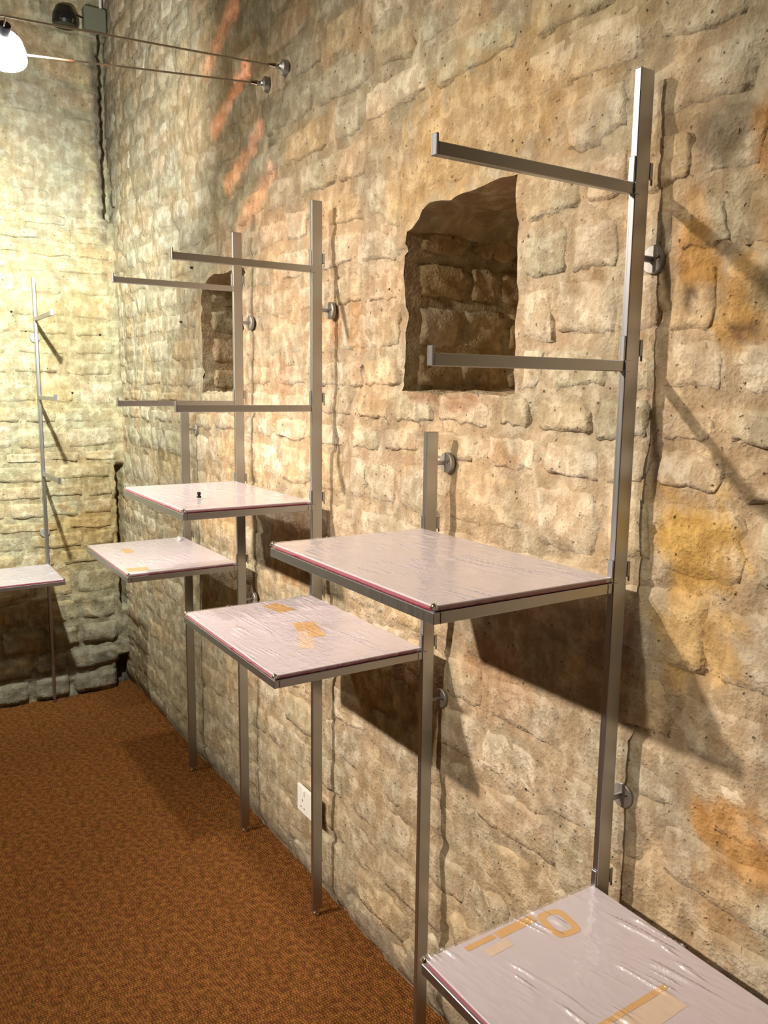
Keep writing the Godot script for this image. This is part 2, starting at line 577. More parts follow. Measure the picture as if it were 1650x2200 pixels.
func seen_main(z: float, y: float) -> bool:
	# what the photograph shows of the wall, with a margin
	return y < 3.42 - 0.36 * z and y > (z - 2.55) * 0.6 - 0.12


func build_main_wall() -> void:
	var zs := steps([-0.25, 0.0, 1.18, 1.56, 2.526, 2.92, 3.9, 6.6], [0.05, 0.016, 0.0152, 0.016, 0.0141, 0.015, 0.09])
	var ys := steps([-0.03, 0.0, 1.525, 1.54, 1.94, 1.955, 2.6, 3.8], [0.03, 0.0155, 0.015, 0.0154, 0.015, 0.016, 0.022])
	var pts := PackedVector3Array()
	var cols := PackedColorArray()
	for y in ys:
		for z in zs:
			pts.append(main_point(z, y, 0.003 - gap(z, y)))
			var b := main_base(z, y)
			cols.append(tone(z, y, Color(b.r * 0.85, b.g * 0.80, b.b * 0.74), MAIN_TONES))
	var skip := PackedByteArray()
	for j in ys.size() - 1:
		for i in zs.size() - 1:
			var zc := (zs[i] + zs[i + 1]) / 2
			var yc := (ys[j] + ys[j + 1]) / 2
			var inside := (zc > 2.526 and zc < 2.92 and yc > 1.54 and yc < 1.955) or (zc > 1.18 and zc < 1.56 and yc > 1.525 and yc < 1.94)
			skip.append(1 if inside else 0)
	var wall := put("wall_right", sheet(pts, zs.size(), ys.size(), cols, Vector3.LEFT, skip), M.stone, self)
	wall.set_meta("kind", "structure")
	# the mass behind the face
	var back := put("wall_core", box(Vector3(0.3, 3.9, 7.2), 0.002, Vector3(0.72, 1.88, 3.2)), M.plaster, wall)
	back.set_meta("kind", "structure")
	niche(wall, 2.526, 2.92, 1.54, 1.955, 0.46, 700)
	niche(wall, 1.18, 1.56, 1.525, 1.94, 0.46, 800)
	# stones
	var on := func(u: float, v: float, lift: float) -> Vector3: return main_point(u, v, lift)
	var paint := func(u: float, v: float, c: Color) -> Color: return tone(u, v, c, MAIN_TONES)
	var found := []
	for k in MAIN_COURSES.size() - 1:
		var y0: float = MAIN_COURSES[k]
		var y1: float = MAIN_COURSES[k + 1]
		var js := []
		if MAIN_JOINTS.has(k):
			js = MAIN_JOINTS[k]
		else:
			var z := -0.02 - 0.1 * h01(k, 5)
			var i := 0
			while z < 3.8:
				js.append(z)
				z += 0.14 + 0.17 * h01(k * 40 + i, 6)
				i += 1
		for i in js.size() - 1:
			var z0: float = js[i]
			var z1: float = js[i + 1]
			var zc := (z0 + z1) / 2
			var yc := (y0 + y1) / 2
			if niche_here(z0, z1, y0, y1) or not seen_main(zc, yc):
				continue
			# one big lintel over the large niche
			if yc > 1.955 and yc < 2.17 and zc > 2.46 and zc < 3.0:
				continue
			found.append([z0, z1, y0, y1, k * 100 + i])
	found.append([2.47, 2.99, 1.965, 2.155, 9001])
	var cam := Vector3(-1.085, 1.55, 4.163)
	var rank := func(s: Array) -> float:
		var c := Vector3(0, (s[2] + s[3]) / 2, (s[0] + s[1]) / 2)
		return -(s[1] - s[0]) * (s[3] - s[2]) / pow(cam.distance_to(c), 3.0)
	found.sort_custom(func(a, b): return rank.call(a) < rank.call(b))
	var rest := SurfaceTool.new()
	rest.begin(Mesh.PRIMITIVE_TRIANGLES)
	var loose := 0
	for n in found.size():
		var s: Array = found[n]
		var id: int = s[4]
		var g := 0.007
		var j := func(q: int) -> float: return (h01(id, 30 + q) - 0.5) * 0.016
		var cs := [Vector2(s[0] + g + j.call(0), s[2] + g + j.call(1)), Vector2(s[1] - g + j.call(2), s[2] + g + j.call(3)), Vector2(s[1] - g + j.call(4), s[3] - g + j.call(5)), Vector2(s[0] + g + j.call(6), s[3] - g + j.call(7))]
		# keep clear of the niches
		for q in 4:
			for e in [1.18, 1.56, 2.526, 2.92]:
				if s[3] > 1.53 and s[2] < 1.95 and absf(cs[q].x - e) < 0.03:
					cs[q].x = e + (0.02 if zside(s, e) > 0 else -0.02)
		var zc: float = (s[0] + s[1]) / 2
		var yc: float = (s[2] + s[3]) / 2
		var h := 0.0034 + 0.0034 * h01(id, 8)
		if yc < 1.12:
			h -= 0.0012
		if yc > 1.95 and zc < 2.2:
			h += 0.002
		if id == 9001:
			h = 0.004
		var near := zc > 1.9
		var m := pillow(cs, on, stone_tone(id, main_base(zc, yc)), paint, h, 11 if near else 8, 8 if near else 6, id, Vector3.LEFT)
		if n < 298:
			put("stone", m, M.stone, wall)
		else:
			rest.append_from(m, 0, Transform3D.IDENTITY)
			loose += 1
	if loose:
		put("small_stones", rest.commit(), M.stone, wall).set_meta("kind", "stuff")
	# little drilled holes left by old fixings
	for q in [[1.788, 0.209, 0.004], [1.342, 0.814, 0.004], [1.309, 0.823, 0.004], [1.341, 1.355, 0.004], [1.309, 1.353, 0.004], [1.512, 2.748, 0.0035], [1.494, 2.775, 0.0035], [1.791, 2.456, 0.003], [1.994, 1.062, 0.004], [1.679, 3.295, 0.003]]:
		put("drill_hole", lathe([Vector2(0, 0), Vector2(q[2], 0), Vector2(q[2], 0.02)], along(Vector3.RIGHT), 10), M.dark, wall, main_point(q[1], q[0], 0.0045))
	put("wall_plug", box(Vector3(0.03, 0.006, 0.022), 0.001), M.dark, wall, main_point(0.944, 1.798, -0.009))


func zside(s: Array, e: float) -> float:
	return (s[0] + s[1]) / 2 - e


func niche(wall: Node3D, z0: float, z1: float, y0: float, y1: float, depth: float, id: int) -> void:
	# its four cheeks run on from the wall face, its back is laid stone
	var nd := 14
	var n := 26
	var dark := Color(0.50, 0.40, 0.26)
	var sides := [["niche_cheek", Vector3.BACK], ["niche_cheek", Vector3.FORWARD], ["niche_sill", Vector3.UP], ["niche_soffit", Vector3.DOWN]]
	for q in 4:
		var pts := PackedVector3Array()
		var cols := PackedColorArray()
		for k in nd:
			var t := depth * 1.12 * k / (nd - 1)
			for i in n:
				var f := float(i) / (n - 1)
				var z := z0 if q == 0 else z1 if q == 1 else lerpf(z0, z1, f)
				var y := y0 if q == 2 else y1 if q == 3 else lerpf(y0, y1, f)
				var p := main_point(z, y, 0.003 - gap(z, y))
				var fade := smoothstep(0.0, 0.05, t)
				var w := noise_a.get_noise_3d(t * 22.0 + id, y * 18.0, z * 18.0) * 0.016 * fade
				p.x += t
				if q < 2:
					p.z += w
				else:
					p.y += w
				pts.append(p)
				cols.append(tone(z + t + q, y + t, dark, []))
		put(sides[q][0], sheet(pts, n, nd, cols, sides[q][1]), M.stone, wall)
	var on := func(u: float, v: float, lift: float) -> Vector3:
		return Vector3(depth - lift + noise_a.get_noise_2d(u * 14.0 + id, v * 14.0) * 0.014, v, u)
	var bp := PackedVector3Array()
	var bc := PackedColorArray()
	for j in 26:
		for i in 26:
			var u := lerpf(z0 - 0.05, z1 + 0.05, i / 25.0)
			var v := lerpf(y0 - 0.05, y1 + 0.05, j / 25.0)
			bp.append(on.call(u, v, 0.0))
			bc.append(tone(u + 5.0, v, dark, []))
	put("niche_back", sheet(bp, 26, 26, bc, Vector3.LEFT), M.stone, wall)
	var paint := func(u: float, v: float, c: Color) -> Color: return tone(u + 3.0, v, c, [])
	# the cheek that faces the camera is built of courses too
	var cheek := func(u: float, v: float, lift: float) -> Vector3:
		var p := main_point(z0, v, 0.003 - gap(z0, v))
		var fade := smoothstep(0.0, 0.05, u)
		return Vector3(p.x + u, v + (p.y - v) * (1.0 - fade), p.z + lift + noise_a.get_noise_3d(u * 22.0 + id, v * 18.0, z0 * 18.0) * 0.016 * fade)
	var rows := [y0 + 0.006, y0 + 0.10, y0 + 0.215, y0 + 0.315, y1 - 0.02]
	for r in 4:
		var x := 0.03
		var i := 0
		while x < depth - 0.05:
			var e: float = minf(x + 0.09 + 0.10 * h01(id + r * 9 + i, 4), depth)
			var cs := [Vector2(x + 0.004, rows[r] + 0.005), Vector2(e - 0.004, rows[r] + 0.005), Vector2(e - 0.004, rows[r + 1] - 0.005), Vector2(x + 0.004, rows[r + 1] - 0.005)]
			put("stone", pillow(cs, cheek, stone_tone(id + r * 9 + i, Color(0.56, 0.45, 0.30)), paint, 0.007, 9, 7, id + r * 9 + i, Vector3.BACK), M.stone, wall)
			x = e
			i += 1


func build_far_wall() -> void:
	var xs := steps([-5.1, -1.5, -0.06, 0.01, 0.30], [0.12, 0.016, 0.007, 0.05])
	var ys := steps([-0.03, 0.0, 2.4, 3.8], [0.03, 0.0155, 0.02])
	var pts := PackedVector3Array()
	var cols := PackedColorArray()
	var base := Color(0.53, 0.49, 0.34)
	for y in ys:
		for x in xs:
			pts.append(far_point(x, y, 0.003 - gap(x + 30.0, y)))
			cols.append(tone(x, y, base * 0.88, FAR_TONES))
	var wall := put("wall_back", sheet(pts, xs.size(), ys.size(), cols, Vector3.BACK), M.stone, self)
	wall.set_meta("kind", "structure")
	put("wall_core", box(Vector3(6.2, 3.9, 0.3), 0.002, Vector3(-2.3, 1.88, -0.30)), M.plaster, wall).set_meta("kind", "structure")
	var on := func(u: float, v: float, lift: float) -> Vector3: return far_point(u, v, lift)
	var paint := func(u: float, v: float, c: Color) -> Color: return tone(u, v, c, FAR_TONES)
	for k in FAR_COURSES.size() - 1:
		var y0: float = FAR_COURSES[k]
		var y1: float = FAR_COURSES[k + 1]
		var x := -0.012 - (0.03 if y0 > 2.3 or y0 < 1.1 else 0.0)
		var i := 0
		while x > -1.15:
			var e := x - (0.13 + 0.17 * h01(k * 31 + i, 12))
			var id := 5000 + k * 31 + i
			var j := func(q: int) -> float: return (h01(id, 30 + q) - 0.5) * 0.014
			var g := 0.006
			var cs := [Vector2(e + g + j.call(0), y0 + g + j.call(1)), Vector2(x - g + j.call(2) * 0.5, y0 + g + j.call(3)), Vector2(x - g + j.call(4) * 0.5, y1 - g + j.call(5)), Vector2(e + g + j.call(6), y1 - g + j.call(7))]
			var h := 0.004 + 0.004 * h01(id, 8) + (0.018 if y0 < 0.36 else 0.0)
			var m := pillow(cs, on, stone_tone(id, base), paint, h, 9, 7, id, Vector3.BACK)
			put("stone", m, M.stone, wall)
			x = e
			i += 1
	for q in [[1.794, -0.419], [1.79, -0.084], [1.879, -0.476], [1.514, -0.225]]:
		put("drill_hole", lathe([Vector2(0, 0), Vector2(0.005, 0), Vector2(0.005, 0.03)], along(Vector3.FORWARD), 10), M.dark, wall, far_point(q[1], q[0], 0.0055))


func build_room() -> void:
	build_main_wall()
	build_far_wall()
	# floor: carpet sheet with a soft wave where it meets the walls
	var xs := steps([-5.2, -2.0, 0.05], [0.4, 0.08])
	var zs := steps([-0.08, 4.6, 6.7], [0.08, 0.4])
	var pts := PackedVector3Array()
	for z in zs:
		for x in xs:
			pts.append(Vector3(x, noise_a.get_noise_2d(x * 2.0, z * 2.0) * 0.001, z))
	var fl := put("floor", sheet(pts, xs.size(), zs.size(), PackedColorArray(), Vector3.UP), M.carpet, self)
	fl.set_meta("kind", "structure")
	put("floor_slab", box(Vector3(5.6, 0.2, 7.1), 0.002, Vector3(-2.5, -0.11, 3.25)), M.plaster, fl).set_meta("kind", "structure")
	put("ceiling", box(Vector3(5.9, 0.2, 7.3), 0.002, Vector3(-2.5, 3.82, 3.25)), M.plaster, self).set_meta("kind", "structure")
	put("wall_left", box(Vector3(0.2, 3.9, 7.1), 0.002, Vector3(-5.1, 1.88, 3.25)), M.plaster, self).set_meta("kind", "structure")
	put("wall_front", box(Vector3(5.9, 3.9, 0.2), 0.002, Vector3(-2.5, 1.88, 6.65)), M.gloom, self).set_meta("kind", "structure")


# ---------------------------------------------------------------- shelving
func make_post(label: String, height: float, at: Vector3, turn: float, fixings: Array) -> void:
	# local axes: the wall is x = 0, the room x < 0, the upright centred on z = 0
	var t := thing("shelf_upright", label, "upright", at, turn, "steel uprights along the stone walls")
	var xc := -POST_OUT + POST_X / 2
	put("tube", box(Vector3(POST_X, height - 0.018, POST_Z), 0.0012, Vector3(xc, 0.018 + (height - 0.018) / 2, 0)), M.steel, t)
	for y in fixings:
		var st := SurfaceTool.new()
		st.begin(Mesh.PRIMITIVE_TRIANGLES)
		add_lathe(st, [Vector2(0.0052, 0), Vector2(0.0052, 0.032)], along(Vector3.RIGHT, Vector3(-POST_OUT + POST_X - 0.001, y, 0)), 16)
		var sp := put("spacer", st.commit(), M.steel, t)
		# round flange on the wall and its screw
		put("flange", lathe([Vector2(0, 0), Vector2(0.0208, 0.0), Vector2(0.0225, 0.0015), Vector2(0.0225, 0.010)], along(Vector3.RIGHT), 28), M.satin, sp, Vector3(-0.0115, y, 0.002))
		put("screw", lathe([Vector2(0, 0), Vector2(0.003, 0.0006), Vector2(0.0042, 0.0022), Vector2(0.0042, 0.003)], along(Vector3.RIGHT), 12), M.chrome, sp, Vector3(-0.0138, y + 0.002, 0.013))
	var ft := put("levelling_foot", lathe([Vector2(0, 0.0), Vector2(0.009, 0.0), Vector2(0.009, 0.006), Vector2(0.0035, 0.009), Vector2(0.0035, 0.02)], Transform3D.IDENTITY, 16), M.chrome, t, Vector3(xc, 0.0015, 0))
	ft.set_meta("label", "bright metal foot")


func make_bar(label: String, at: Vector3, turn: float) -> void:
	# a hanging bar that sticks out into the room; its origin is where its top meets the upright's wall plane
	var t := thing("display_bar", label, "bar", at, turn, "steel bars sticking out from the uprights")
	var x0 := -POST_OUT
	put("bar", box(Vector3(BAR_L - 0.004, RAIL_H, 0.011), 0.001, Vector3(x0 - 0.002 - (BAR_L - 0.004) / 2, -RAIL_H / 2, 0)), M.steel, t)
	put("end_plate", box(Vector3(0.004, RAIL_H + 0.010, 0.013), 0.0008, Vector3(x0 - BAR_L, -RAIL_H / 2 + 0.005, 0)), M.steel, t)
	hook(t, x0, 0.0)


func hook(t: Node3D, x0: float, z: float) -> void:
	var st := SurfaceTool.new()
	st.begin(Mesh.PRIMITIVE_TRIANGLES)
	# plate up the face of the upright, and the collar that grips its side
	add_box(st, Vector3(x0 - 0.0022, 0.012, z), Vector3(0.0026, 0.052, 0.011), 0.0006)
	add_box(st, Vector3(x0 + 0.004, -RAIL_H / 2, z + POST_Z / 2 + 0.0012), Vector3(0.012, RAIL_H, 0.002), 0.0006)
	put("bracket", st.commit(), M.steel, t)
	var h := SurfaceTool.new()
	h.begin(Mesh.PRIMITIVE_TRIANGLES)
	add_box(h, Vector3(x0 + POST_X + 0.0045, 0.020, z + 0.0042), Vector3(0.0085, 0.026, 0.004), 0.0012)
	add_box(h, Vector3(x0 + POST_X + 0.0072, 0.004, z + 0.0042), Vector3(0.003, 0.010, 0.004), 0.001)
	put("hook_tab", h.commit(), M.steel, t)


func make_shelf(label: String, at: Vector3, turn: float, z0: float, z1: float, crease: float, drape: Vector2, id: int) -> Node3D:
	# local axes as for the uprights; the frame's top is y = 0
	var t := thing("wall_shelf", label, "shelf", at, turn, "shelves wrapped in clear film")
	var x1 := -POST_OUT - 0.0006
	var x0 := -POST_OUT - SHELF_D
	var zc := (z0 + z1) / 2
	var w := 0.012
	put("frame_rail", box(Vector3(w, RAIL_H, z1 - z0), 0.001, Vector3(x0 + w / 2, -RAIL_H / 2, zc)), M.steel, t)
	put("frame_rail", box(Vector3(w, RAIL_H, z1 - z0), 0.001, Vector3(x1 - w / 2, -RAIL_H / 2, zc)), M.steel, t)
	for s in [z0 + w / 2, z1 - w / 2]:
		put("frame_rail", box(Vector3(x1 - x0 - 2 * w, RAIL_H, w), 0.001, Vector3((x0 + x1) / 2, -RAIL_H / 2, s)), M.steel, t)
	hook(t, -POST_OUT, z1 - POST_Z / 2)
	hook(t, -POST_OUT, z0 + POST_Z / 2)
	var th := 0.0085
	var b0 := 0.0045
	var brd := put("board", box(Vector3(x1 - x0 - b0, th, z1 - z0 - 2 * b0), 0.0008, Vector3((x0 + b0 + x1) / 2, th / 2 + 0.0004, zc)), M.board, t)
	brd.set_meta("label", "white board")
	var st := SurfaceTool.new()
	st.begin(Mesh.PRIMITIVE_TRIANGLES)
	add_box(st, Vector3(x0 + b0 - 0.0006, 0.0036, zc), Vector3(0.001, 0.0058, z1 - z0 - 0.026), 0.0002)
	add_box(st, Vector3((x0 + x1) / 2, 0.0036, z1 - b0 + 0.0006), Vector3(x1 - x0 - 0.026, 0.0058, 0.001), 0.0002)
	add_box(st, Vector3((x0 + x1) / 2, 0.0036, z0 + b0 - 0.0006), Vector3(x1 - x0 - 0.026, 0.0058, 0.001), 0.0002)
	put("edge_strip", st.commit(), M.edge, t).set_meta("label", "magenta edge strip")
	for zz in [z0 + 0.0055, z1 - 0.0055]:
		put("corner_stud", ball(0.0058), M.chrome, t, Vector3(x0 + 0.0040, 0.0072, zz))
	# the film: creased mostly along the wall, pulled down over the room-side edges
	var lean := 7.0 if id == 5 else 3.0
	var fine := id in [1, 2, 5]
	var nu := 210 if fine else 130
	var nv := 180 if fine else 90
	var pts := PackedVector3Array()
	for j in nv:
		var f := float(j) / (nv - 1)
		var z := lerpf(z0 - 0.003, z1 + 0.003, f)
		for i in nu:
			var g := float(i) / (nu - 1)
			var x := lerpf(x0 - 0.0015, x1 - 0.002, g)
			var ed: float = minf(minf(x - x0 + 0.0015, z - z0 + 0.003), z1 + 0.003 - z)
			# broad slack, then sharp creases that run mostly along the wall
			var cr := noise_b.get_noise_2d(x * 60.0 + id * 17.0, z * 40.0) * 0.0012
			var q := 1.0 - absf(noise_c.get_noise_2d(x * 34.0 - z * lean + id * 3.0, z * 3.5 + id * 7.0)) * 4.0
			var here := smoothstep(0.0, 0.4, noise_c.get_noise_2d(x * 10.0 + id * 9.0, z * 5.0 + 60.0))
			cr += pow(maxf(q, 0.0), 1.8) * 0.0052 * (0.12 + here)
			var q2 := 1.0 - absf(noise_a.get_noise_2d(x * 40.0 + id, z * 30.0)) * 6.0
			cr += maxf(q2, 0.0) * 0.0016 * drape.x * smoothstep(0.1, 0.5, noise_c.get_noise_2d(x * 9.0 + id * 4.0, z * 9.0 - 20.0))
			var y := th + 0.0012 + crease * maxf(cr + 0.0008, -0.0002)
			# small sharp crinkles in a band, where the film was bunched
			var k3 := maxf(0.0, 1.0 - absf(noise_c.get_noise_2d(x * 75.0 + id * 5.0, z * 55.0)) * 3.2)
			y += k3 * k3 * 0.0019 * minf(drape.x, 1.5) * smoothstep(0.12, 0.45, noise_c.get_noise_2d(x * 7.0 + id * 11.0, z * 5.0 + 9.0))
			y -= 0.006 * smoothstep(0.004, 0.0, ed)
			pts.append(Vector3(x, y, z))
	put("plastic_wrap", sheet(pts, nu, nv, PackedColorArray(), Vector3.UP), M.film, t)
	return t


func tape(shelf: Node3D, mat: Material, a: Vector2, b: Vector2, w: float) -> void:
	# a strip of tape pressed onto the board from a to b (x, z)
	var d := (b - a).normalized()
	var s := Vector2(-d.y, d.x) * w / 2
	var n := 14
	var pts := PackedVector3Array()
	for k in 3:
		for i in n:
			var p := a.lerp(b, float(i) / (n - 1)) + s * (k - 1.0)
			p += s * 0.12 * noise_a.get_noise_2d(p.x * 200.0, p.y * 200.0)
			pts.append(Vector3(p.x, 0.00925 + (0.0001 if k == 1 else 0.0), p.y))
	put("tape", sheet(pts, n, 3, PackedColorArray(), Vector3.UP), mat, shelf).set_meta("label", "brown parcel tape")


func tape_ring(shelf: Node3D, mat: Material, c: Vector2, r: Vector2, turn: float, w: float) -> void:
	# tape stuck down as a rounded square round a bare middle
	var n := 40
	var pts := PackedVector3Array()
	for k in 2:
		for i in n + 1:
			var a := TAU * i / n
			var e := Vector2(cos(a), sin(a))
			var q := pow(pow(absf(e.x), 4.0) + pow(absf(e.y), 4.0), -0.25)
			var p := (e * q * (r - Vector2(w, w) * k)).rotated(turn) + c
			pts.append(Vector3(p.x, 0.0093, p.y))
	put("tape", sheet(pts, n + 1, 2, PackedColorArray(), Vector3.UP), mat, shelf).set_meta("label", "ring of brown tape")


func build_shelving() -> void:
	var zA := 3.2608 - POST_Z / 2
	var zB := 2.7253 - POST_Z / 2
	var zC := 2.1908 - POST_Z / 2
	var zD := 1.6504 - POST_Z / 2
	var zE := 1.1122 - POST_Z / 2
	make_post("tall steel upright nearest the camera, right of the large wall niche", TALL, Vector3(0, 0, zA), 0.0, [1.757, 0.851])
	make_post("short steel upright under the large niche, its top just above the second shelf", SHORT, Vector3(0, 0, zB), 0.0, [1.39, 0.848])
	make_post("tall steel upright left of the large niche, in front of the white socket plate", TALL, Vector3(0, 0, zC), 0.0, [1.754, 0.845])
	make_post("tall steel upright that stands in front of the small far niche", TALL, Vector3(0, 0, zD), 0.0, [1.754, 0.839])
	make_post("short steel upright nearest the corner on the long wall", SHORT, Vector3(0, 0, zE), 0.0, [1.386, 0.835])
	make_post("lone thin steel upright on the far wall, brightly lit at its top", TALL, Vector3(-0.384, 0, 0), PI / 2, [1.765, 0.845])
	for a in [[zA, 1.866, "upper bar on the nearest tall upright, crossing above the large niche"], [zA, 1.598, "lower bar on the nearest tall upright, crossing the dark mouth of the large niche"], [zC, 1.866, "upper bar on the tall upright left of the large niche"], [zC, 1.5034, "lower bar on the tall upright left of the large niche"], [zD, 1.866, "upper bar on the tall upright by the small niche, reaching to the corner"], [zD, 1.5048, "lower bar on the tall upright by the small niche, just under its sill"]]:
		make_bar(a[2], Vector3(0, a[1], a[0]), 0.0)
	for a in [[1.855, "topmost bar on the far wall upright, seen end on"], [1.498, "middle bar on the far wall upright, its end plate seen as a small dark block"], [1.142, "lowest bar on the far wall upright, seen end on"]]:
		make_bar(a[1], Vector3(-0.384, a[0], 0), PI / 2)
	var w := POST_Z
	make_shelf("large film-wrapped shelf left of the nearest tall upright, with a magenta edge", Vector3(0, 1.2381, 0), 0.0, zB - w / 2, zA + w / 2, 0.5, Vector2(0.5, 0), 1)
	var bc := make_shelf("film-wrapped shelf under the large shelf, with patches of orange brown tape", Vector3(0, 0.9685, 0), 0.0, zC - w / 2, zB + w / 2, 0.75, Vector2(1.4, 0), 2)
	make_shelf("upper far film-wrapped shelf near the corner, a small dark knob lying on it", Vector3(0, 1.2339, 0), 0.0, zD - w / 2, zC + w / 2, 0.3, Vector2(0.1, 0), 3)
	var de := make_shelf("lower far film-wrapped shelf nearest the corner, tape at its front", Vector3(0, 0.961, 0), 0.0, zE - w / 2, zD + w / 2, 0.42, Vector2(0.5, 0), 4)
	var an := make_shelf("nearest low shelf at the bottom right, with a ring of tape", Vector3(0, 0.687, 0), 0.0, zA - w / 2, zA - w / 2 + 0.548, 1.0, Vector2(0.25, 0), 5)
	make_shelf("pale film-wrapped shelf on the far wall at the left edge", Vector3(-0.384, 0.69, 0), PI / 2, -0.535, w / 2, 0.6, Vector2(0.8, 0), 6)
	tape(an, M.tape, Vector2(-0.358, 3.268), Vector2(-0.300, 3.266), 0.011)
	tape(an, M.tape, Vector2(-0.296, 3.268), Vector2(-0.215, 3.265), 0.017)
	tape_ring(an, M.tape, Vector2(-0.190, 3.296), Vector2(0.026, 0.033), 0.12, 0.012)
	tape(an, M.tape, Vector2(-0.345, 3.487), Vector2(-0.158, 3.482), 0.010)
	tape(an, M.tape_edge, Vector2(-0.30, 3.512), Vector2(-0.165, 3.506), 0.036)
	tape(an, M.tape_edge, Vector2(-0.335, 3.292), Vector2(-0.288, 3.290), 0.018)
	tape(bc, M.tape, Vector2(-0.205, 2.215), Vector2(-0.19, 2.30), 0.05)
	tape(bc, M.tape, Vector2(-0.205, 2.41), Vector2(-0.235, 2.53), 0.055)
	tape(bc, M.tape_edge, Vector2(-0.235, 2.48), Vector2(-0.29, 2.60), 0.035)
	tape(de, M.tape, Vector2(-0.325, 1.235), Vector2(-0.325, 1.315), 0.035)
	tape(de, M.tape, Vector2(-0.412, 1.585), Vector2(-0.345, 1.59), 0.05)
	# a bunched tail of film at the back of the lower far shelf
	var tp := PackedVector3Array()
	for j in 9:
		var a := PI * 1.15 * j / 8.0
		for i in 12:
			var f := i / 11.0
			var rr := 0.010 * (0.6 + 0.5 * sin(PI * f)) * (1.0 + 0.25 * noise_a.get_noise_2d(f * 3.0, a))
			tp.append(Vector3(-0.086 - cos(a) * rr - 0.02 * f, 0.0105 + sin(a) * rr, zE + 0.004 + 0.085 * f))
	put("film_tail", sheet(tp, 12, 9, PackedColorArray(), Vector3.UP), M.film_fold, de)
	var kn := put("loose_knob", lathe([Vector2(0, 0), Vector2(0.006, 0), Vector2(0.006, 0.004), Vector2(0.0035, 0.006), Vector2(0.0055, 0.012), Vector2(0.004, 0.016), Vector2(0, 0.0165)], Transform3D.IDENTITY, 14), M.dark, self, Vector3(-0.318, 1.2463, 2.005))
	tag(kn, "small dark knob lying on the upper far shelf", "knob")


